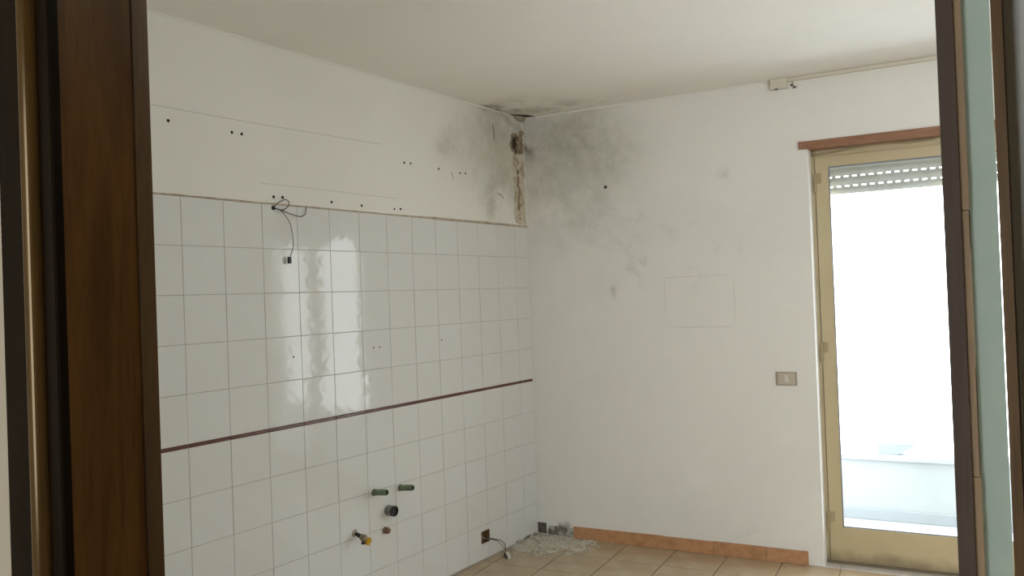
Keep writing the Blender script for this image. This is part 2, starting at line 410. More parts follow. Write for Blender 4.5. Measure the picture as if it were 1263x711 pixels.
def extrude_profile(name, prof, z0, z1, mat, parent=None, smooth=False):
    """closed (x, y) outline pulled up from z0 to z1"""
    bm = bmesh.new()
    lo = [bm.verts.new((x, y, z0)) for x, y in prof]; hi = [bm.verts.new((x, y, z1)) for x, y in prof]
    n = len(prof)
    for i in range(n): bm.faces.new([lo[i], lo[(i + 1) % n], hi[(i + 1) % n], hi[i]])
    bm.faces.new(lo[::-1]); bm.faces.new(hi)
    return mobj(name, bm, mat, parent, smooth)
def rough_patch(name, fn, u0, u1, v0, v1, nu, nv, h, mat, parent, seed, edge=0.3, amp=0.006, jag=0.012):
    """low uneven relief with a ragged outline: fn(u, v, height)"""
    bm = bmesh.new(); g = []
    for i in range(nu + 1):
        row = []
        for j in range(nv + 1):
            s, t = i / nu, j / nv
            u = u0 + (u1 - u0) * s; v = v0 + (v1 - v0) * t
            nz = noise.noise(Vector((u * 34 + seed, v * 34, seed * 1.7)))
            n2 = noise.noise(Vector((u * 90, v * 90 + seed, seed)))
            rim = min(1.0, min(s, 1 - s, t, 1 - t) / edge)
            hh = h * rim + amp * nz * rim + amp * 0.5 * n2 * rim
            border = (i in (0, nu)) or (j in (0, nv))
            if border: hh = -0.004
            ju = jag * noise.noise(Vector((v * 28, seed, 3.1 + s))); jv = jag * noise.noise(Vector((u * 28, seed, 7.7 + t)))
            row.append(bm.verts.new(fn(u + ju, v + jv, max(hh, -0.004))))
        g.append(row)
    for i in range(nu):
        for j in range(nv):
            bm.faces.new([g[i][j], g[i + 1][j], g[i + 1][j + 1], g[i][j + 1]])
    return mobj(name, bm, mat, parent)

# ================================================================== SETTING
# ---- tiled wall (left): plaster above, tile bed below
fnL = lambda u, v, d: Vector((d, u, v))           # u = y, v = z, d = x
HOLE = (-0.150, -0.066, 2.512, 2.622)
BOXH = (-0.624, -0.541, 0.100, 0.174)
wall_left = slab('wall_left', (Y0, 0.0), (TZ + 0.002, ZC), [HOLE], 0.0, -0.16, fnL, 'plaster_left')
tag(wall_left, 'left kitchen wall, damp stained plaster above white glazed tiles', 'wall', kind='structure')
slab('tile_bed', (Y0, 0.0), (0.0, TZ + 0.002), [BOXH], -0.0016, -0.16, fnL, 'grout', wall_left)
box('shaded_core', -0.155, -0.018, -0.20, -0.02, 2.48, 2.66, 'core', wall_left)  # block behind the hole, inner shade put into its dark colour

# tiles
PIT = 0.2; JD = 0.1496
def tile_mesh(name, w, h, t=0.008, ch=0.0010, mat='tile'):
    bm = bmesh.new()
    w2, h2 = w / 2, h / 2
    back = [bm.verts.new((-t, y, z)) for y, z in ((-w2, -h2), (w2, -h2), (w2, h2), (-w2, h2))]
    mid = [bm.verts.new((-ch * 0.6, y, z)) for y, z in ((-w2, -h2), (w2, -h2), (w2, h2), (-w2, h2))]
    fr = [bm.verts.new((0, y, z)) for y, z in ((-w2 + ch, -h2 + ch), (w2 - ch, -h2 + ch), (w2 - ch, h2 - ch), (-w2 + ch, h2 - ch))]
    for i in range(4):
        j = (i + 1) % 4
        bm.faces.new([back[i], back[j], mid[j], mid[i]]); bm.faces.new([mid[i], mid[j], fr[j], fr[i]])
    bm.faces.new(fr); bm.faces.new(back[::-1])
    bmesh.ops.recalc_face_normals(bm, faces=bm.faces)
    me = bpy.data.meshes.new(name); bm.to_mesh(me); bm.free(); me.materials.append(M[mat])
    return me
GAP = 0.0022
ZS = 1.0166
full = tile_mesh('tile', PIT - GAP, PIT - GAP)
corner_tile = tile_mesh('tile', JD - GAP, PIT - GAP)
strip_m = tile_mesh('border_tile', PIT - GAP, 0.0155, 0.008, 0.003, 'strip')
rows = [ZS + 0.008 + PIT * (i + 0.5) for i in range(5)] + [ZS - 0.008 - PIT * (i + 0.5) for i in range(5)]
cols = [(-JD / 2, corner_tile, JD)]
yy = -JD
while yy - PIT > Y0 + 0.02:
    cols.append((yy - PIT / 2, full, PIT)); yy -= PIT
last_w = yy - Y0
end_tile = tile_mesh('tile', last_w - GAP, PIT - GAP)
cols.append(((yy + Y0) / 2, end_tile, last_w))
rt_ = random.Random(3)
for (yc, me, w) in cols:
    for zc in rows:
        y0, y1, z0, z1 = yc - w / 2 + GAP / 2, yc + w / 2 - GAP / 2, zc - PIT / 2 + GAP / 2, zc + PIT / 2 - GAP / 2
        if y0 < BOXH[1] and y1 > BOXH[0] and z0 < BOXH[3] and z1 > BOXH[2]:
            o = slab('tile', (y0, y1), (z0, z1), [(max(y0, BOXH[0]), min(y1, BOXH[1]), max(z0, BOXH[2]), min(z1, BOXH[3]))], 0.0, -0.008, fnL, 'tile', wall_left)
            continue
        o = link(bpy.data.objects.new('tile', me), wall_left)
        o.location = (rt_.uniform(-0.0002, 0.0003), yc, zc)
        o.rotation_euler = (0, math.radians(rt_.gauss(0, 0.16)), math.radians(rt_.gauss(0, 0.20)))
for (yc, me, w) in cols[1:-1]:
    o = link(bpy.data.objects.new('border_tile', strip_m), wall_left); o.location = (0.0012, yc, ZS)
for (a, b) in ((-JD, -0.112), (-0.110, 0.0), (Y0, yy)):
    o = link(bpy.data.objects.new('border_tile', tile_mesh('border_tile', b - a - GAP, 0.0155, 0.008, 0.003, 'strip')), wall_left); o.location = (0.0012, (a + b) / 2, ZS)
# ragged mortar line along the top of the tiles
bm = bmesh.new(); prev = None
N = 170
for i in range(N + 1):
    y = Y0 + (0 - Y0) * i / N
    g = max(0.0, min(1.0, (y + 1.3) / 0.4))
    t = 0.0042 + 0.0035 * g + 0.0025 * noise.noise(Vector((y * 9, 1, 2)))
    zc = TZ + 0.003 + 0.003 * noise.noise(Vector((y * 3, 5, 0))) + 0.003 * g
    x = 0.004 + 0.003 * g + 0.002 * noise.noise(Vector((y * 30, 8, 2)))
    ring = [bm.verts.new((-0.004, y, zc - t)), bm.verts.new((x, y, zc - t * 0.8)), bm.verts.new((x * 0.8, y, zc + t * 0.7)), bm.verts.new((-0.004, y, zc + t))]
    if prev:
        for q in range(4): bm.faces.new([prev[q], ring[q], ring[(q + 1) % 4], prev[(q + 1) % 4]])
    else: bm.faces.new(ring)
    prev = ring
bm.faces.new(prev[::-1])
mobj('mortar_line', bm, 'mortar', wall_left)
# broken plaster rim round the hole and the patched strip below it
def ragged_ring(name, cy, cz, ry, rz, oy, oz, mat, parent, seed, x=0.005):
    bm = bmesh.new(); n = 30; R = []
    for (fy, fz, xx, jag) in ((ry, rz, -0.02, 0.5), (ry * 1.02, rz * 1.02, x * 0.7, 0.5), (ry * 0.5 + oy * 0.5, rz * 0.5 + oz * 0.5, x, 0.3), (oy, oz, -0.002, 0.3)):
        ring = []
        for q in range(n):
            a = 2 * math.pi * q / n
            k_ = 1 + jag * noise.noise(Vector((math.cos(a) * 2.2 + seed, math.sin(a) * 2.2, fy * 30)))
            ring.append(bm.verts.new((xx + 0.002 * noise.noise(Vector((a * 4, seed, fy * 50))), cy + fy * k_ * math.cos(a), cz + fz * k_ * math.sin(a))))
        R.append(ring)
    for i in range(3):
        for q in range(n): bm.faces.new([R[i][q], R[i][(q + 1) % n], R[i + 1][(q + 1) % n], R[i + 1][q]])
    return mobj(name, bm, mat, parent)
ragged_ring('broken_rim', -0.108, 2.567, 0.036, 0.050, 0.060, 0.078, 'mortar_brown', wall_left, 2.0)
rough_patch('plaster_patch', fnL and (lambda u, v, h: Vector((h, u, v))), -0.150, -0.004, 2.035, 2.505, 12, 40, 0.004, 'patched', wall_left, 4.0, 0.12, 0.006, 0.018)
rough_patch('plaster_patch', lambda u, v, h: Vector((h, u, v)), -0.105, -0.070, 2.05, 2.49, 6, 36, 0.006, 'mortar_brown', wall_left, 9.0, 0.3, 0.004, 0.016)
rough_patch('plaster_patch', lambda u, v, h: Vector((h, u, v)), -0.075, -0.006, 2.49, 2.68, 10, 22, 0.003, 'mortar_brown', wall_left, 6.0, 0.3, 0.004, 0.03)

# pencil-thin scratches left on the plaster by the removed wall cupboards
def scratch(pts, r=0.0007, mat='wire_grey'):
    bm = bmesh.new(); tube(bm, [(0.0002, y, z) for y, z in pts], r, 5)
    return mobj('pencil_line', bm, mat, wall_left)
scratch([(-2.75, 2.375), (-2.2, 2.378), (-1.37, 2.393)], 0.0006)
scratch([(-2.15, 2.115), (-1.8, 2.118), (-1.25, 2.116)], 0.0005)
scratch([(-0.352, 2.66), (-0.345, 2.62), (-0.340, 2.56)], 0.0022, 'wire_brown')
scratch([(-0.32, 2.225), (-0.29, 2.215), (-0.265, 2.20)], 0.0024, 'wire_brown')
scratch([(-0.79, 2.31), (-0.775, 2.29), (-0.77, 2.27)], 0.0015, 'wire_grey')

# ---- balcony wall (back)
fnB = lambda u, v, d: B(u, d, v)
GAPH = (-0.03, 0.062, 0.006, 0.080)
UR = (XR + 0.0) * KN
wall_back = slab('wall_back', (-0.16, UR + 0.12), (0.0, ZC), [(DL, DR, -1, DH + 0.012), GAPH], 0.0, 0.30, fnB, 'plaster_back')
tag(wall_back, 'back kitchen wall with mould in the corner and the balcony door', 'wall', kind='structure')
rough_patch('gap_filling', lambda u, v, h: B(u, 0.022 - h, v), -0.034, 0.072, 0.0, 0.09, 12, 12, 0.004, 'gap_mortar', wall_back, 21.0, 0.2, 0.012, 0.0)
rough_patch('mortar_patch', lambda u, v, h: B(u, -h, v), 0.064, 0.258, 0.002, 0.070, 22, 8, 0.005, 'dirty_mortar', wall_back, 3.0, 0.3, 0.005, 0.008)
rough_patch('grime', lambda u, v, h: Vector((h, u, v)), -0.27, -0.004, -0.004, 0.026, 30, 6, 0.003, 'dirty_mortar', wall_left, 12.0, 0.4, 0.006, 0.012)
# white plastered reveal, slightly splayed
bm = bmesh.new()
add_box(bm, DL - 0.0005, DL + 0.006, 0.0, 0.30, 0.0, DH, lambda a, b, c: B(a + (0.012 * b / 0.3 if a > DL else 0), b, c))
mobj('reveal_lining', bm, 'reveal', wall_back)
# rectangular painted-over cover plate
pl = box('cover_plate', 0.921, 1.335, -0.0035, 0.001, 1.350, 1.650, 'plaster_back', wall_back, lambda a, b, c: B(a, b, c))
for (a_, b_, c_, d_) in ((0.9185, 0.921, 1.348, 1.652), (1.335, 1.3375, 1.348, 1.652), (0.921, 1.335, 1.650, 1.6525), (0.921, 1.335, 1.3475, 1.350)):
    box('plate_gap', a_, b_, -0.0006, 0.0008, c_, d_, 'plate_gap', wall_back, lambda a, b, c: B(a, b, c))
for (u, rr_) in ((1.165, 0.008), (1.262, 0.010)):
    bm = bmesh.new(); lathe(bm, B(u, -0.001, 1.495), -WO, [(0, rr_), (0.0018, rr_), (0.0022, 0.002)], 12)
    mobj('screw_cap', bm, 'grout', wall_back)

# ---- right wall, doorway wall with an added unseen daylight opening, ceiling, floor
fnR = lambda u, v, d: Vector((d, u, v))
FILL_OPENING = (3.46, 4.60, 0.06, 2.42)  # unseen opening added in the doorway wall to brighten the kitchen
wall_right = slab('wall_right', (Y0, XR * K), (0.0, ZC), [], XR, XR + 0.12, fnR, 'plaster')
tag(wall_right, 'right kitchen wall, out of view', 'wall', kind='structure')
portal('daylight_portal', ((FILL_OPENING[0] + FILL_OPENING[1]) / 2, Y1 - 0.03, (FILL_OPENING[2] + FILL_OPENING[3]) / 2), ((FILL_OPENING[0] + FILL_OPENING[1]) / 2, 0, (FILL_OPENING[2] + FILL_OPENING[3]) / 2), 1.2, 2.4)
XL_, XRJ = 2.124, 2.9201          # clear doorway
fnF = lambda u, v, d: Vector((u, d, v))
wall_front = slab('wall_front', (-0.16, XR + 0.12), (0.0, ZC), [(XL_ - 0.03, XRJ + 0.03, -1, 2.13), FILL_OPENING], Y0, Y1, fnF, 'plaster')
tag(wall_front, 'wall with the doorway the camera looks through', 'wall', kind='structure')
bm = bmesh.new()
slab_cells((-0.16, XR + 0.12), (Y1, 0.75), [], ZC, ZC + 0.15, lambda u, v, d: Vector((u, v, d)), bm)
ceiling = mobj('ceiling', bm, 'plaster_ceiling')
tag(ceiling, 'off white kitchen ceiling with a damp stain in the corner', 'ceiling', kind='structure')
# thin plaster bead where walls meet the ceiling
def bead(name, p, q, label):
    bm = bmesh.new(); tube(bm, [p, q], 0.006, 6)
    o = mobj(name, bm, 'plaster'); tag(o, label, 'trim', kind='structure'); return o
bead('trim_1', (0.002, Y0, ZC - 0.003), (0.002, -0.17, ZC - 0.003), 'thin plaster bead between tiled wall and ceiling')
bead('trim_2', B(0.10, -0.002, ZC - 0.003), B(UR - 0.02, -0.002, ZC - 0.003), 'thin plaster bead between balcony wall and ceiling')

floor = slab('floor', (-0.16, XR + 0.12), (Y1, 0.56), [], -0.006, -0.15, lambda u, v, d: Vector((u, v, d)), 'floor_grout')
tag(floor, 'kitchen floor of square beige terracotta tiles', 'floor', kind='structure')
FT = 0.31
def floor_tile_mesh(poly):
    bm = bmesh.new(); ch = 0.003
    c = sum((Vector(p) for p in poly), Vector((0, 0))) / len(poly)
    lo = [bm.verts.new((p[0], p[1], -0.006)) for p in poly]; mid = [bm.verts.new((p[0], p[1], -0.0015)) for p in poly]
    hi = []
    for p in poly:
        d = (c - Vector(p)); d = d.normalized() * min(ch, d.length * 0.3)
        hi.append(bm.verts.new((p[0] + d.x, p[1] + d.y, 0.0)))
    n = len(poly)
    for i in range(n):
        j = (i + 1) % n
        bm.faces.new([lo[i], lo[j], mid[j], mid[i]]); bm.faces.new([mid[i], mid[j], hi[j], hi[i]])
    bm.faces.new(hi)
    bmesh.ops.recalc_face_normals(bm, faces=bm.faces)
    me = bpy.data.meshes.new('floor_tile'); bm.to_mesh(me); bm.free(); me.materials.append(M['floor_tile'])
    return me
def clip(poly, a, b, c):
    """keep a*x + b*y <= c"""
    out = []
    for i in range(len(poly)):
        p, q = poly[i], poly[(i + 1) % len(poly)]
        dp, dq = a * p[0] + b * p[1] - c, a * q[0] + b * q[1] - c
        if dp <= 0: out.append(p)
        if (dp < 0 < dq) or (dq < 0 < dp):
            t = dp / (dp - dq); out.append((p[0] + (q[0] - p[0]) * t, p[1] + (q[1] - p[1]) * t))
    return out
shared = None; g = 0.0035
rf = random.Random(5)
for i in range(-3, 16):
    for j in range(-1, 14):
        u0, u1 = i * FT + g, (i + 1) * FT - g
        o1, o0 = -0.30 + (1 - j) * FT - FT * 0 - g, -0.30 - j * FT + g
        poly = [(B(u, o, 0).x, B(u, o, 0).y) for (u, o) in ((u0, o0), (u1, o0), (u1, o1), (u0, o1))]
        cl = poly
        for (a, b, c) in ((-1, 0, 0.0014), (1, 0, XR - 0.001), (0, -1, 3.996), (-K / KN, 1 / KN, -0.001)):
            cl = clip(cl, a, b, c)
            if len(cl) < 3: break
        if len(cl) < 3: continue
        area = abs(sum(cl[q][0] * cl[(q + 1) % len(cl)][1] - cl[(q + 1) % len(cl)][0] * cl[q][1] for q in range(len(cl)))) / 2
        if area < 0.0006: continue
        ctr = sum((Vector(p) for p in poly), Vector((0, 0))) / 4
        if area > (FT - 2 * g) ** 2 * 0.999:
            if shared is None: shared = floor_tile_mesh([(p[0] - ctr.x, p[1] - ctr.y) for p in poly])
            me = shared
        else:
            cc = [p for k_, p in enumerate(cl) if (Vector(p) - Vector(cl[k_ - 1])).length > 1e-5]
            me = floor_tile_mesh([(p[0] - ctr.x, p[1] - ctr.y) for p in cc])
        o = link(bpy.data.objects.new('floor_tile', me), floor)
        o.location = (ctr.x, ctr.y, rf.uniform(-0.0006, 0.0))

# pale marble slabs in the balcony door opening
for (a, b) in ((DL + 0.001, 1.856), (1.858, DR - 0.001)):
    box('threshold_slab', a, b, -0.004, 0.299, -0.006, 0.002, 'marble', floor, lambda u, d, z: B(u, d, z), 0.0008)
# terracotta skirting, one piece per tile
sk = empty('baseboard_back'); tag(sk, 'terracotta tile skirting along the balcony wall', 'baseboard', kind='structure')
edges = [0.257, 0.545, 0.852, 1.158, 1.463, 1.692]
for i in range(len(edges) - 1):
    a, b = edges[i] + 0.0008, edges[i + 1] - 0.0008
    dz = [0, 0.001, -0.001, 0.0015, 0][i]; dd = [0, 0.001, 0.0005, 0.0015, 0.001][i]
    bm = bmesh.new(); add_box(bm, a, b, -0.0105 - dd, 0.0, 0.0005, 0.0775 + dz, lambda u, d, z: B(u, d, z), 0.002)
    mobj('skirting_tile', bm, 'skirt', sk)

# ---- balcony door: frame, two leaves, hinges, glass
door = empty('door_1', B((DL + DR) / 2, 0.1, 0))
tag(door, 'champagne aluminium balcony door with two glazed leaves', 'door', kind='structure')
door_inv = door.location.copy()
def dpart(name, bm, mat, parent=None):
    o = mobj(name, bm, mat)
    o.parent = parent or door
    o.matrix_parent_inverse = Matrix.Translation(-door_inv) if parent is None else Matrix.Identity(4)
    return o
fB = lambda a, b, c: B(a, b, c)
bm = bmesh.new()
OF = 0.088
add_box(bm, DL + 0.006, DL + 0.036, OF, OF + 0.06, 0.0, DH, fB, 0.003)
add_box(bm, DR - 0.036, DR, OF, OF + 0.06, 0.0, DH, fB, 0.003)
add_box(bm, DL + 0.006, DR, OF, OF + 0.06, 2.298, DH, fB, 0.003)
dpart('fixed_frame', bm, 'alu')
bm = bmesh.new(); add_box(bm, DL + 0.01, DR, OF - 0.01, OF + 0.08, 0.002, 0.016, fB, 0.002)
dpart('threshold', bm, 'alu_dark')
def leaf(u0, u1, g0, g1):
    bm = bmesh.new(); z0, z1 = 0.018, 2.296; gz0, gz1 = 0.207, 2.238; f0, f1 = OF - 0.008, OF + 0.045
    slab_cells((u0, u1), (z0, z1), [(g0, g1, gz0, gz1)], f0, f1, fnB, bm)
    es = [e for e in bm.edges if not e.is_manifold or e.calc_face_angle(0) > 1.0]
    bmesh.ops.bevel(bm, geom=es, offset=0.003, segments=2, affect='EDGES')
    lf = dpart('door_leaf', bm, 'alu')
    bm = bmesh.new()
    t = 0.006
    for (a, b, c, d) in ((g0, g0 + t, gz0, gz1), (g1 - t, g1, gz0, gz1), (g0, g1, gz0, gz0 + t), (g0, g1, gz1 - t, gz1)):
        add_box(bm, a, b, f0 + 0.008, f0 + 0.03, c, d, fB)
    dpart('glazing_gasket', bm, 'gasket', lf)
    bm = bmesh.new(); add_box(bm, g0 + 0.001, g1 - 0.001, f0 + 0.017, f0 + 0.022, gz0 + 0.001, gz1 - 0.001, fB)
    dpart('glass_pane', bm, 'glass', lf)
    return lf
LF = 1.800
leaf(LF, 2.530, 1.868, 2.462)
leaf(2.532, DR - 0.032, 2.600, 3.194)
# groove between frame and leaf, then the three hinges
bm = bmesh.new(); add_box(bm, LF - 0.0045, LF - 0.0005, OF - 0.009, OF + 0.02, 0.018, 2.296, fB); dpart('leaf_groove', bm, 'alu_dark')
for zc in (2.150, 1.192, 0.236):
    bm = bmesh.new()
    lathe(bm, B(LF - 0.003, OF - 0.016, zc - 0.056), (0, 0, 1), [(0, 0.006), (0.002, 0.0075), (0.052, 0.0075), (0.054, 0.006)], 14)
    lathe(bm, B(LF - 0.003, OF - 0.016, zc + 0.000), (0, 0, 1), [(0, 0.006), (0.002, 0.0075), (0.052, 0.0075), (0.054, 0.006)], 14)
    h = dpart('hinge', bm, 'alu_mid')
    bm = bmesh.new(); add_box(bm, LF + 0.002, LF + 0.030, OF - 0.0125, OF - 0.007, zc - 0.002, zc + 0.056, fB, 0.001)
    dpart('hinge_flap', bm, 'alu_mid', h)
# roller shutter slats let down a little behind the glass, with the slots between them
shutter = empty('roller_shutter', B((DL + DR) / 2, 0.2, 2.09))
tag(shutter, 'grey plastic roller shutter, three slats showing at the top of the balcony door', 'shutter')
s_inv = shutter.location.copy()
def slat(z0, z1, slots):
    bm = bmesh.new(); n = 8; OFS = 0.195
    a, b = DL + 0.016, DR - 0.004
    zb = z0 + (0.0085 if slots else 0.0)
    front = []; back = []
    for i in range(n + 1):
        t = i / n; z = zb + (z1 - zb) * t; bulge = 0.005 * math.sin(math.pi * t)
        front.append((OFS - bulge, z)); back.append((OFS + 0.008 - bulge * 0.5, z))
    out = front + back[::-1]
    L = [bm.verts.new(B(a, o, z)) for o, z in out]; R = [bm.verts.new(B(b, o, z)) for o, z in out]
    m_ = len(out)
    for i in range(m_): bm.faces.new([L[i], L[(i + 1) % m_], R[(i + 1) % m_], R[i]])
    bm.faces.new(L[::-1]); bm.faces.new(R)
    if slots:          # bridges left between the light slots
        u = a + slots
        add_box(bm, a, u - 0.0115, OFS + 0.001, OFS + 0.005, z0, zb, fB)
        while u < b - 0.05:
            add_box(bm, u + 0.0115, u + 0.0325, OFS + 0.001, OFS + 0.005, z0, zb, fB)
            u += 0.044
        add_box(bm, u, b, OFS + 0.001, OFS + 0.005, z0, zb, fB)
    o = mobj('slat', bm, 'shutter', shutter); o.matrix_parent_inverse = Matrix.Translation(-s_inv)
slat(2.183, 2.232, 0.078)
slat(2.2305, 2.285, 0.0)
slat(2.284, 2.333, 0.0)
slat(2.128, 2.184, 0.082)
slat(2.088, 2.1285, 0.0)
# brown board above the opening
bm = bmesh.new()
add_box(bm, 1.727, DR + 0.07, -0.014, 0.0, 2.337, 2.379, fB, 0.002)
add_box(bm, DL + 0.001, DR - 0.001, -0.004, 0.12, 2.3365, 2.3465, fB)
lintel = mobj('trim_3', bm, 'lintel_wood')
tag(lintel, 'red brown wooden board above the balcony door', 'trim', kind='structure')
# loose edge of peeling tape between board and frame
bm = bmesh.new(); gp = []
for i in range(25):
    t = i / 24; u = DL + 0.02 + t * 0.62
    droop = 0.018 * math.exp(-t * 5) + 0.004 * math.sin(t * 9)
    gp.append([bm.verts.new(B(u, OF - 0.006 + 0.004 * k_, 2.336 - droop * 1.2 - 0.011 * k_)) for k_ in (0, 1)])
for i in range(24): bm.faces.new([gp[i][0], gp[i + 1][0], gp[i + 1][1], gp[i][1]])
bmesh.ops.solidify(bm, geom=bm.faces[:], thickness=0.0008)
dpart('peeling_tape', bm, 'alu')

# ---- doorway: dark wooden jambs, casing and bead
fr = empty('door_2', ((XL_ + XRJ) / 2, (Y0 + Y1) / 2, 0))
tag(fr, 'dark varnished wooden door frame around the doorway', 'door frame', kind='structure')
f_inv = Matrix.Translation(-fr.location)
def fpart(o): o.parent = fr; o.matrix_parent_inverse = f_inv; return o
HZ = 2.10
YF = -4.1045
# left jamb lining and stop strip
fpart(extrude_profile('jamb', [(XL_, YF + 0.002), (XL_, -4.0222), (XL_ - 0.034, -4.0222), (XL_ - 0.034, YF + 0.002)], 0, HZ, 'dark_wood'))
fpart(extrude_profile('door_stop', [(XL_ + 0.0005, -4.0215), (XL_ + 0.0018, -4.0208), (XL_ + 0.0018, -4.0033), (XL_ + 0.0005, -4.0023), (XL_ - 0.034, -4.0023), (XL_ - 0.034, -4.0215)], 0, HZ, 'stop_wood'))
# left casing on the hall side: flat, round bead, cove
def casing(x_in, sgn, w):
    prof = [(x_in, YF + 0.006)]
    prof += [(x_in, YF - 0.002), (x_in - sgn * 0.002, YF - 0.004), (x_in - sgn * 0.0215, YF - 0.004)]
    cx, r = x_in - sgn * 0.0350, 0.0130
    prof += [(x_in - sgn * (w - 0.004), YF - 0.004), (x_in - sgn * w, YF - 0.001), (x_in - sgn * w, YF + 0.006)]
    return prof
cl_ = fpart(extrude_profile('casing', casing(XL_ + 0.0005, 1, 0.1128), 0, HZ + 0.09, 'casing_wood', None, False))
bx_ = XL_ + 0.0005 - 0.0350
fpart(extrude_profile('bead', [(bx_ + 0.013 * math.cos(math.pi * i / 16), YF - 0.0035 - 0.0123 * math.sin(math.pi * i / 16)) for i in range(17)], 0, HZ + 0.09, 'bead_wood'))
# right jamb: lip, grey-green recessed rebate, casing
fpart(extrude_profile('jamb', [(XRJ, YF), (XRJ + 0.0042, YF), (XRJ + 0.0042, -4.00), (XRJ + 0.034, -4.00), (XRJ + 0.034, -3.9905), (XRJ, -3.9905)][::-1], 0, HZ, 'stop_wood'))
fpart(extrude_profile('rebate', [(XRJ + 0.0043, YF + 0.010), (XRJ + 0.0125, YF + 0.010), (XRJ + 0.0125, -4.005), (XRJ + 0.0043, -4.005)], 0, HZ, 'grey_rebate'))
fpart(extrude_profile('casing', [(XRJ + 0.013, YF - 0.004), (XRJ + 0.11, YF - 0.004), (XRJ + 0.11, YF + 0.006), (XRJ + 0.013, YF + 0.03)], 0, HZ + 0.09, 'stop_wood'))
# head
o = box('head_jamb', XL_ - 0.034, XRJ + 0.034, YF + 0.002, -3.9905, HZ, HZ + 0.03, 'dark_wood'); fpart(o)
o = box('head_casing', XL_ - 0.105, XRJ + 0.11, YF - 0.004, YF + 0.006, HZ + 0.02, HZ + 0.11, 'dark_wood'); fpart(o)

# the open door leaf, seen on its hinge edge beyond the right jamb
LDIR = math.radians(-4.9)
lo = Vector((2.8795, -3.930, 0)); ld = Vector((math.sin(LDIR), math.cos(LDIR), 0)); ln = Vector((math.cos(LDIR), -math.sin(LDIR), 0))
def fnD(a, b, c):  # a across the thickness, b along the leaf
    return lo + ln * a + ld * b + Vector((0, 0, c))
dl = empty('interior_door', lo); tag(dl, 'open interior door leaf seen on its raw wooden hinge edge, beside the right jamb', 'door')
d_inv = Matrix.Translation(-lo)
def lpart(name, a0, a1, b0, b1, c0, c1, mat, bevel=0.0):
    o = box(name, a0, a1, b0, b1, c0, c1, mat, dl, fnD, bevel); o.matrix_parent_inverse = d_inv; return o
lpart('veneered_face', 0.0, 0.0098, 0.0, 0.745, 0.008, 2.09, 'leaf_wood', 0.0005)
for (z0, z1, j) in ((0.008, 1.1876, 0.0), (1.188, 1.4436, 0.0004), (1.444, 1.6126, -0.0002), (1.613, 1.9006, 0.0003), (1.901, 2.09, 0.0)):
    lpart('edge_lipping', 0.0099, 0.0142 + j, 0.002, 0.735, z0, z1, 'raw_wood', 0.0003)
lpart('green_core', 0.0143, 0.0301, 0.006, 0.730, 0.008, 2.09, 'green_edge', 0.0005)

# ---- hall behind the camera
HX0, HX1, HY = 0.9, 3.34, -6.4
w = slab('wall_hall_left', (HY, Y1), (0.0, ZC), [], HX0, HX0 - 0.1, fnR, 'plaster_hall'); tag(w, 'left wall of the hall, out of view', 'wall', kind='structure')
HALL_FILL_OPENING = (1.15, 2.15, 0.9, 2.3)  # unseen opening added behind the camera to light the hall side
w = slab('wall_hall_right', (HY, Y1), (0.0, ZC), [], HX1, HX1 + 0.1, fnR, 'plaster_hall'); tag(w, 'right wall of the hall, out of view', 'wall', kind='structure')
portal('daylight_portal', (1.65, HY - 0.14, 1.6), (1.65, 0, 1.6), 1.05, 1.5)
w = slab('wall_hall_rear', (HX0 - 0.1, HX1 + 0.1), (0.0, ZC), [HALL_FILL_OPENING], HY, HY - 0.1, fnF, 'plaster_hall'); tag(w, 'rear wall of the hall with an opening added for daylight, out of view', 'wall', kind='structure')
w = slab('wall_hall_doorway', (HX0 - 0.1, HX1 + 0.1), (0.0, ZC), [(XL_ - 0.03, XRJ + 0.03, -1, 2.13)], Y1, Y1 - 0.001, fnF, 'plaster_hall'); tag(w, 'beige hall side of the doorway wall at the left edge', 'wall', kind='structure')
w = slab('ceiling_hall', (HX0 - 0.1, HX1 + 0.1), (HY - 0.1, Y1), [], ZC, ZC + 0.15, lambda u, v, d: Vector((u, v, d)), 'plaster_hall'); tag(w, 'hall ceiling, out of view', 'ceiling', kind='structure')
w = slab('floor_hall', (HX0 - 0.1, HX1 + 0.1), (HY - 0.1, Y1 + 0.1), [], -0.001, -0.005, lambda u, v, d: Vector((u, v, d)), 'floor_tile'); tag(w, 'hall floor, out of view', 'floor', kind='structure')

# ---- balcony outside
bfl = slab('balcony_floor', (-1.0, 6.0), (0.30, 1.36), [], -0.03, -0.18, lambda u, v, d: B(u, v, d), 'balcony_floor')
tag(bfl, 'pale balcony floor beyond the glass door', 'floor', kind='structure')
par = empty('balcony_parapet', B(2.4, 1.22, 0)); tag(par, 'low pale blue balcony wall beyond the glass', 'wall', kind='structure')
for (nm, o0, o1, z0, z1, mt) in (('parapet_body', 1.20, 1.33, -0.03, 0.375, 'parapet'), ('parapet_cap', 1.18, 1.35, 0.375, 0.41, 'parapet'), ('parapet_plinth', 1.185, 1.20, -0.03, 0.045, 'block')):
    bm = bmesh.new(); add_box(bm, -1.0, 6.0, o0, o1, z0, z1, fB, 0.006)
    o = mobj(nm, bm, mt, par); o.matrix_parent_inverse = Matrix.Translation(-par.location)

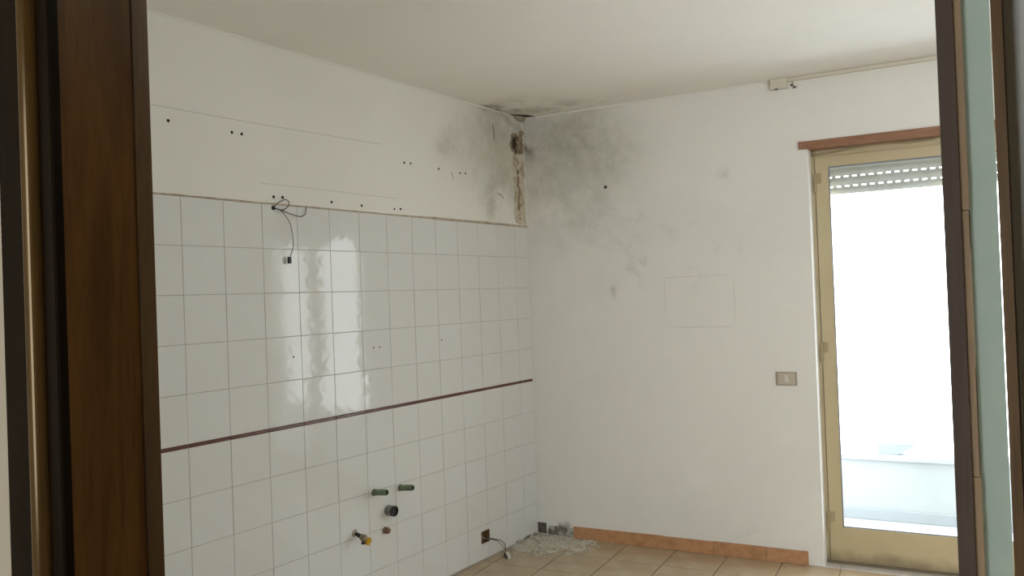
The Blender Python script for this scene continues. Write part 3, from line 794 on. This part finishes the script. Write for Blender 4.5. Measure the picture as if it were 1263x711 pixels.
# ================================================================== THINGS
# drilled holes: plug rings round flat discs coloured dark to suggest shaded depth
HOLES = [(-2.593, 2.323, .006), (-2.293, 2.320, .006), (-2.243, 2.320, .006), (-1.193, 2.316, .006), (-1.140, 2.319, .0055), (-0.901, 2.315, .006), (-0.702, 2.312, .0055), (-0.651, 2.315, .0055),
         (-2.081, 2.059, .0065), (-2.030, 2.061, .0065), (-1.731, 2.062, .006), (-1.527, 2.059, .006), (-1.283, 2.059, .005), (-1.235, 2.062, .006)]
def plug(parent, p, ax, r, mat='hole'):
    p = Vector(p); ax = Vector(ax)
    bm = bmesh.new(); seg = 12
    a = ax.cross(Vector((0, 0, 1))).normalized(); b = ax.cross(a)
    prof = [(0.0, r * 1.15), (0.0009, r * 1.05), (0.0009, r * 0.9), (0.0002, r * 0.85), (0.0002, 0.0003)]
    R = [[bm.verts.new(p + ax * t + a * rr * math.cos(q * 2 * math.pi / seg) + b * rr * math.sin(q * 2 * math.pi / seg)) for q in range(seg)] for t, rr in prof]
    for i in range(len(R) - 1):
        for q in range(seg): bm.faces.new([R[i][q], R[i][(q + 1) % seg], R[i + 1][(q + 1) % seg], R[i + 1][q]])
    bm.faces.new(R[-1])
    return mobj('screw_hole', bm, mat, parent)
for (y, z, r) in HOLES: plug(wall_left, (0.0003, y, z), (1, 0, 0), r)
for (y, z) in ((-1.478, 1.336), (-1.432, 1.336), (-0.93, 1.338), (-1.998, 1.33)): plug(wall_left, (0.0006, y, z), (1, 0, 0), 0.004, 'wire_brown')
# rusty hook in the balcony wall
hk = empty('wall_hook', B(0.563, 0, 2.238)); tag(hk, 'small rusty screw hook in the stained back wall', 'hook')
bm = bmesh.new(); lathe(bm, B(0.563, 0, 2.238), -WO, [(0, 0.010), (0.003, 0.010), (0.005, 0.007), (0.008, 0.006)], 12)
o = mobj('rose', bm, 'wire_brown', hk); o.matrix_parent_inverse = Matrix.Translation(-hk.location)
o = wire('shank', [B(0.563, -0.004, 2.238), B(0.563, -0.010, 2.2375), B(0.563, -0.014, 2.240), B(0.563, -0.0145, 2.245)], 0.0045, 'dark_metal', hk); o.matrix_parent_inverse = Matrix.Translation(-hk.location)

# cable left hanging at the top of the tiles
cb = empty('lighting_cable', (0, -2.085, 2.009)); tag(cb, 'thin looped cable hanging from a hole at the top of the tiles', 'cable')
ci = Matrix.Translation(-cb.location)
def cpart(o, inv=ci): o.matrix_parent_inverse = inv; return o
S = (0.0, -2.085, 2.009)
bm = bmesh.new(); lathe(bm, (0.0002, -2.085, 2.009), (1, 0, 0), [(0, 0.011), (0.003, 0.010), (0.006, 0.007)], 12)
cpart(mobj('cable_outlet', bm, 'black', cb))
cpart(wire('looped_wire', [S, (.016, -2.074, 2.029), (.02, -2.045, 2.045), (.02, -2.027, 2.049), (.02, -2.011, 2.037), (.02, -2.019, 2.018), (.02, -2.047, 2.001), (.016, -2.075, 2.003), (0.004, -2.085, 2.007)], 0.0021, 'wire_brown', cb))
cpart(wire('side_wire', [S, (.010, -2.05, 2.000), (.012, -1.99, 1.985), (.012, -1.952, 1.978), (.012, -1.928, 1.98), (.010, -1.907, 1.994), (.006, -1.899, 2.026)], 0.0020, 'wire_brown', cb))
cpart(wire('hanging_wire', [S, (.014, -2.055, 1.998), (.02, -2.012, 1.948), (.02, -1.996, 1.882), (.02, -1.996, 1.834), (.018, -2.015, 1.785)], 0.0020, 'wire_grey', cb))
tm = box('terminal_block', 0.011, 0.024, -2.0235, -2.0105, 1.758, 1.788, 'black', cb, bevel=0.0015); cpart(tm)

# water pipe sleeves
def sleeve(name, y, z, label):
    r = empty(name, (0, y, z)); tag(r, label, 'pipe', 'green water pipe sleeves')
    inv = Matrix.Translation(-r.location)
    o = hollow_pipe('pipe_wall', (0.0, y, z), (1, 0, 0.10), 0.088, 0.0155, 0.0028, 'green_pipe', r, 0.07); cpart(o, inv)
    bm = bmesh.new(); lathe(bm, (0.0195, y, z + 0.002), (1, 0, 0.10), [(0, 0.0105), (0.0005, 0.0105)], 16); cpart(mobj('bore_shade', bm, 'hole', r), inv)  # black disc paints the darkness inside the sleeve
    bm = bmesh.new(); lathe(bm, (0.0003, y, z), (1, 0, 0), [(0, 0.018), (0.003, 0.0175), (0.004, 0.0162)], 20); cpart(mobj('collar', bm, 'wire_brown', r), inv)
sleeve('pipe_sleeve', -1.509, 0.604, 'green plastic pipe sleeve, the one nearer the yellow gas valve')
sleeve('pipe_sleeve', -1.315, 0.586, 'green plastic pipe sleeve, the upper one nearer the corner')
# drain
dr = empty('drain_pipe', (0, -1.413, 0.491)); tag(dr, 'open black and grey drain pipe below the two green sleeves', 'pipe'); inv = Matrix.Translation(-dr.location)
cpart(hollow_pipe('pipe_wall', (0.0, -1.413, 0.491), (1, 0, 0), 0.046, 0.0270, 0.003, 'grey_pipe', dr, 0.04, 28), inv)
bm = bmesh.new(); lathe(bm, (0.026, -1.413, 0.491), (1, 0, 0), [(0, 0.0236), (0.0005, 0.0236)], 24); cpart(mobj('bore_shade', bm, 'hole', dr), inv)  # black disc inside the drain, its depth shade put in as colour
cpart(hollow_pipe('rubber_seal', (0.040, -1.413, 0.491), (1, 0, 0), 0.008, 0.0275, 0.0055, 'black', dr, 0.0078, 28), inv)
# rusty capped outlet
ru = empty('water_outlet', (0, -1.440, 0.395)); tag(ru, 'small rusty capped water outlet under the drain pipe', 'pipe'); inv = Matrix.Translation(-ru.location)
bm = bmesh.new(); lathe(bm, (0.0003, -1.440, 0.395), (1, 0, 0), [(0, 0.019), (0.006, 0.017), (0.008, 0.013), (0.014, 0.013)], 14); cpart(mobj('flange', bm, 'rust', ru), inv)
bm = bmesh.new(); lathe(bm, (0.013, -1.440, 0.395), (1, 0, 0), [(0, 0.015), (0.002, 0.0165), (0.013, 0.0165), (0.016, 0.011)], 6); cpart(mobj('cap', bm, 'rust', ru), inv)
# gas valve
gv = empty('gas_valve', (0, -1.653, 0.4355)); tag(gv, 'brass gas valve with a yellow lever on the tiles', 'valve'); inv = Matrix.Translation(-gv.location)
bm = bmesh.new(); lathe(bm, (0.0003, -1.653, 0.4355), (1, 0, 0), [(0, 0.019), (0.002, 0.018), (0.006, 0.011), (0.008, 0.010)], 18); cpart(mobj('rosette', bm, 'beige_dark', gv), inv)
ax = Vector((0.075, 0.010, -0.027)).normalized()
bm = bmesh.new(); lathe(bm, (0.004, -1.653, 0.4345), ax, [(0, 0.0085), (0.020, 0.0085), (0.021, 0.0105), (0.030, 0.0105), (0.031, 0.008), (0.036, 0.008)], 12); cpart(mobj('inlet', bm, 'dark_metal', gv), inv)
bm = bmesh.new(); lathe(bm, Vector((0.004, -1.653, 0.4345)) + ax * 0.034, ax, [(0, 0.010), (0.003, 0.0145), (0.018, 0.0175), (0.032, 0.0165), (0.038, 0.011), (0.042, 0.010)], 16); cpart(mobj('body', bm, 'brass', gv), inv)
bp = Vector((0.004, -1.653, 0.4345)) + ax * 0.052
bm = bmesh.new(); lathe(bm, bp, (0.1, -0.15, -1), [(0, 0.009), (0.020, 0.009), (0.021, 0.0115), (0.030, 0.0115)], 12); cpart(mobj('outlet', bm, 'dark_metal', gv), inv)
hp = Vector((0.004, -1.653, 0.4345)) + ax * 0.076
bm = bmesh.new()
prof = [(-0.012, 0.010), (-0.017, -0.004), (-0.013, -0.020), (0.0, -0.026), (0.013, -0.020), (0.017, -0.004), (0.012, 0.010), (0.0, 0.015)]
side = Vector((0, 1, 0)); side = (side - ax * side.dot(ax)).normalized(); upv = side.cross(ax) * -1
front = [bm.verts.new(hp + ax * 0.013 + side * (a + 0.004) + upv * b) for a, b in prof]; backv = [bm.verts.new(hp + side * (a + 0.004) + upv * b) for a, b in prof]
for i in range(8): bm.faces.new([front[i], front[(i + 1) % 8], backv[(i + 1) % 8], backv[i]])
bm.faces.new(front); bm.faces.new(backv[::-1])
bmesh.ops.recalc_face_normals(bm, faces=bm.faces); bmesh.ops.bevel(bm, geom=bm.edges[:], offset=0.0015, segments=1, affect='EDGES')
cpart(mobj('lever', bm, 'yellow', gv), inv)

# open wall box with the loose wires
jb = empty('wall_box', (0, -0.5825, 0.137)); tag(jb, 'open brown wall box low in the tiles near the corner', 'socket box'); inv = Matrix.Translation(-jb.location)
bm = bmesh.new(); y0, y1, z0, z1 = BOXH; t = 0.002
slab_cells((y0 + 0.0005, y1 - 0.0005), (z0 + 0.0005, z1 - 0.0005), [(y0 + t, y1 - t, z0 + t, z1 - t)], 0.0012, -0.045, fnL, bm); cpart(mobj('box_sides', bm, 'box_brown', jb), inv)
cpart(box('box_back', -0.047, -0.044, y0 + 0.0005, y1 - 0.0005, z0 + 0.0005, z1 - 0.0005, 'box_brown', jb), inv)
bm = bmesh.new(); lathe(bm, (-0.0438, y0 + 0.02, z0 + 0.03), (1, 0, 0), [(0, 0.012), (0.003, 0.011)], 14); cpart(mobj('knockout', bm, 'hole', jb), inv)
lw = empty('socket_cable', (0.02, -0.56, 0.115)); tag(lw, 'loose twin wires ending in a white connector on the floor', 'cable'); inv = Matrix.Translation(-lw.location)
cpart(wire('wire', [(-0.04, -0.575, 0.125), (0.0, -0.548, 0.119), (.03, -0.51, 0.104), (.034, -0.475, 0.090), (.036, -0.438, 0.058), (.042, -0.438, 0.025), (.05, -0.452, 0.012)], 0.0026, 'wire_brown', lw), inv)
cpart(wire('wire', [(-0.04, -0.585, 0.122), (0.0, -0.553, 0.115), (.03, -0.515, 0.099), (.038, -0.487, 0.076), (.042, -0.460, 0.048), (.044, -0.446, 0.024), (.054, -0.458, 0.011)], 0.0026, 'wire_grey', lw), inv)
cpart(wire('wire', [(-0.042, -0.60, 0.15), (-0.02, -0.592, 0.14), (-0.008, -0.588, 0.125), (-0.02, -0.58, 0.115)], 0.0022, 'white_plastic', lw), inv)
pa, pb = Vector((0.052, -0.455, 0.0105)), Vector((0.118, -0.520, 0.0095))
dv = (pb - pa).normalized(); sd = Vector((-dv.y, dv.x, 0)).normalized()
fnP = lambda a, b, c: pa + dv * a + sd * b + Vector((0, 0, c))
cpart(box('connector', 0.0, 0.085, -0.002, 0.017, -0.0095, 0.008, 'white_plastic', lw, fnP, 0.002), inv)
cpart(box('connector_grip', 0.010, 0.085, -0.012, -0.0022, -0.0095, 0.006, 'wire_brown', lw, fnP, 0.002), inv)

# light switch
sw = empty('light_switch', B(1.61, 0, 1.05)); tag(sw, 'beige light switch on the wall left of the balcony door', 'switch'); inv = Matrix.Translation(-sw.location)
u0, u1, z0, z1 = 1.5525, 1.6685, 1.008, 1.086
cpart(box('plate', u0, u1, -0.007, 0.0, z0, z1, 'beige_dark', sw, fB, 0.003), inv)
cpart(box('insert', u0 + 0.013, u1 - 0.010, -0.0085, -0.006, z0 + 0.007, z1 - 0.006, 'beige_plastic', sw, fB, 0.001), inv)
cpart(box('rocker', u0 + 0.049, u0 + 0.071, -0.0125, -0.008, z0 + 0.020, z1 - 0.018, 'white_plastic', sw, fB, 0.0015), inv)

# curtain rail under the ceiling
cr = empty('curtain_rail', B(1.62, -0.01, 2.71)); tag(cr, 'cream curtain rail under the ceiling above the balcony door', 'curtain rail'); inv = Matrix.Translation(-cr.location)
cpart(box('rail', 1.66, UR - 0.02, -0.024, 0.0, 2.7265, 2.7465, 'cream_plastic', cr, fB, 0.002), inv)
cpart(box('end_bracket', 1.592, 1.680, -0.045, 0.0, 2.694, 2.7465, 'cream_plastic', cr, fB, 0.003), inv)
cpart(box('bracket_lip', 1.588, 1.684, -0.048, 0.0, 2.690, 2.6945, 'white_plastic', cr, fB, 0.001), inv)
cpart(box('screw', 1.618, 1.632, -0.046, -0.036, 2.683, 2.690, 'dark_metal', cr, fB, 0.001), inv)
for (u, z) in ((1.700, 2.704), (1.712, 2.690)):
    bm = bmesh.new(); lathe(bm, B(u, -0.016, z), WU, [(0, 0.003), (0.002, 0.006), (0.012, 0.006), (0.014, 0.003)], 10)
    cpart(mobj('glider', bm, 'dark_metal', cr), inv)
cpart(wire('hook', [B(1.712, -0.016, 2.728), B(1.714, -0.018, 2.700), B(1.728, -0.018, 2.686), B(1.735, -0.016, 2.695)], 0.0022, 'beige_dark', cr), inv)

# hanging paint flake and dark crack in the ceiling corner
bm = bmesh.new()
pts = [(0.002, -0.155), (0.05, -0.12), (0.085, -0.06), (0.10, -0.005), (0.055, -0.012), (0.02, -0.05), (0.006, -0.09)]
lo_ = [bm.verts.new((x, y, ZC - 0.0004)) for x, y in pts]; hi_ = [bm.verts.new((x, y, ZC - 0.0016)) for x, y in pts]
for i in range(len(pts)): bm.faces.new([lo_[i], lo_[(i + 1) % len(pts)], hi_[(i + 1) % len(pts)], hi_[i]])
bm.faces.new(hi_)
mobj('crack', bm, 'core', ceiling)
def flake(name, verts, th, mat, parent=None):
    bm = bmesh.new(); v = [bm.verts.new(p) for p in verts]; c = bm.verts.new(sum((Vector(p) for p in verts), Vector()) / len(verts) + Vector((0, 0, -0.004)))
    for i in range(len(v)): bm.faces.new([v[i], v[(i + 1) % len(v)], c])
    bmesh.ops.solidify(bm, geom=bm.faces[:], thickness=th)
    return mobj(name, bm, mat, parent)
flake('paint_flake', [(0.06, -0.33, ZC - 0.001), (0.10, -0.26, ZC - 0.002), (0.09, -0.22, ZC - 0.012), (0.05, -0.25, ZC - 0.018), (0.035, -0.31, ZC - 0.010)], 0.0015, 'plaster', ceiling)
flake('paint_flake', [(0.01, -0.14, ZC - 0.004), (0.05, -0.09, ZC - 0.006), (0.055, -0.05, ZC - 0.02), (0.02, -0.03, ZC - 0.034), (0.004, -0.08, ZC - 0.03)], 0.0015, 'patched', ceiling)

# fallen plaster in the corner: a low heap of dust with countless crumbs
bm = bmesh.new(); rs = random.Random(11)
def heap(x, y):
    d = math.hypot((x - 0.11) / 0.40, (y + 0.13 - 0.1 * x) / 0.30) + 0.38 * noise.noise(Vector((x * 9, y * 9, 6)))
    m_ = max(0.0, 1 - d)
    return 0.019 * m_ ** 1.3 + 0.010 * noise.noise(Vector((x * 16, y * 16, 2))) * min(1, m_ * 3) + 0.003 * noise.noise(Vector((x * 50, y * 50, 4))) - 0.004
n = 70; g_ = []
for i in range(n + 1):
    row = []
    for j in range(n + 1):
        x = 0.003 + 0.50 * i / n; y = -0.42 + (0.415 + K * x) * j / n
        row.append(bm.verts.new((x, y, max(heap(x, y), -0.005))))
    g_.append(row)
for i in range(n):
    for j in range(n):
        q = [g_[i][j], g_[i + 1][j], g_[i + 1][j + 1], g_[i][j + 1]]
        if max(v.co.z for v in q) > 0.0: bm.faces.new(q)
for v in [v for v in bm.verts if not v.link_faces]: bm.verts.remove(v)
for _ in range(1500):
    a = rs.random() ** 0.8
    ang = rs.uniform(0, 1)
    x = abs(rs.gauss(0.14, 0.15)) + 0.01; y = -abs(rs.gauss(0.13, 0.13)) - 0.012 + K * x
    if x > 0.55 or y < -0.43: continue
    z = max(heap(x, y), 0.0); s = rs.uniform(0.0015, 0.0055) * (1.7 if rs.random() < 0.12 else 1)
    R = Matrix.Rotation(rs.uniform(0, 6.28), 3, 'Z') @ Matrix.Rotation(rs.uniform(-0.7, 0.7), 3, 'X')
    dims = (s * rs.uniform(0.8, 1.6), s * rs.uniform(0.6, 1.1), s * rs.uniform(0.25, 0.6))
    c = Vector((x, y, z + dims[2] * 0.6))
    top = [bm.verts.new(c + R @ Vector((a_ * dims[0] * rs.uniform(.6, 1), b_ * dims[1] * rs.uniform(.6, 1), dims[2]))) for a_, b_ in ((-1, -1), (1, -1), (1, 1), (-1, 1))]
    bot = [bm.verts.new(c + R @ Vector((a_ * dims[0], b_ * dims[1], -dims[2]))) for a_, b_ in ((-1, -1), (1, -1), (1, 1), (-1, 1))]
    for i in range(4): bm.faces.new([bot[i], bot[(i + 1) % 4], top[(i + 1) % 4], top[i]])
    bm.faces.new(top)
rub = mobj('plaster_rubble', bm, 'plaster_bits')
tag(rub, 'crumbled white plaster fallen on the floor in the corner', 'rubble', kind='stuff')
# a few single flakes
FL = [((0.452, -0.215), 0.030, 'thin white plaster flake at the end of the corner rubble'), ((0.445, -0.030), 0.026, 'white plaster flake against the skirting near its left end'),
      ((1.575, 0.105), 0.016, 'tiny plaster chip by the skirting, the left one of two near the balcony door'), ((1.66, 0.150), 0.012, 'tiny plaster chip by the skirting, the right one of two near the balcony door')]
for (p, s, lab) in FL:
    vs = []
    for q in range(6):
        a = q * math.pi / 3; rr = s * rs.uniform(0.45, 1.0)
        vs.append((p[0] + rr * math.cos(a), p[1] + rr * 0.6 * math.sin(a), 0.004 + rs.uniform(0, 0.003)))
    o = flake('plaster_flake', vs, 0.002, 'plaster_bits'); tag(o, lab, 'plaster flake', 'loose plaster flakes on the floor')

# pale block standing on the balcony wall
bm = bmesh.new()
vs = [(1.983, 0.41), (2.10, 0.41), (2.215, 0.478), (2.215, 0.492), (1.983, 0.482)]
f_ = [bm.verts.new(B(u, 1.22, z)) for u, z in vs]; b_ = [bm.verts.new(B(u, 1.32, z)) for u, z in vs]
for i in range(5): bm.faces.new([f_[i], f_[(i + 1) % 5], b_[(i + 1) % 5], b_[i]])
bm.faces.new(f_); bm.faces.new(b_[::-1])
o = mobj('parapet_block', bm, 'block'); tag(o, 'pale wedge shaped block on top of the low balcony wall', 'block')
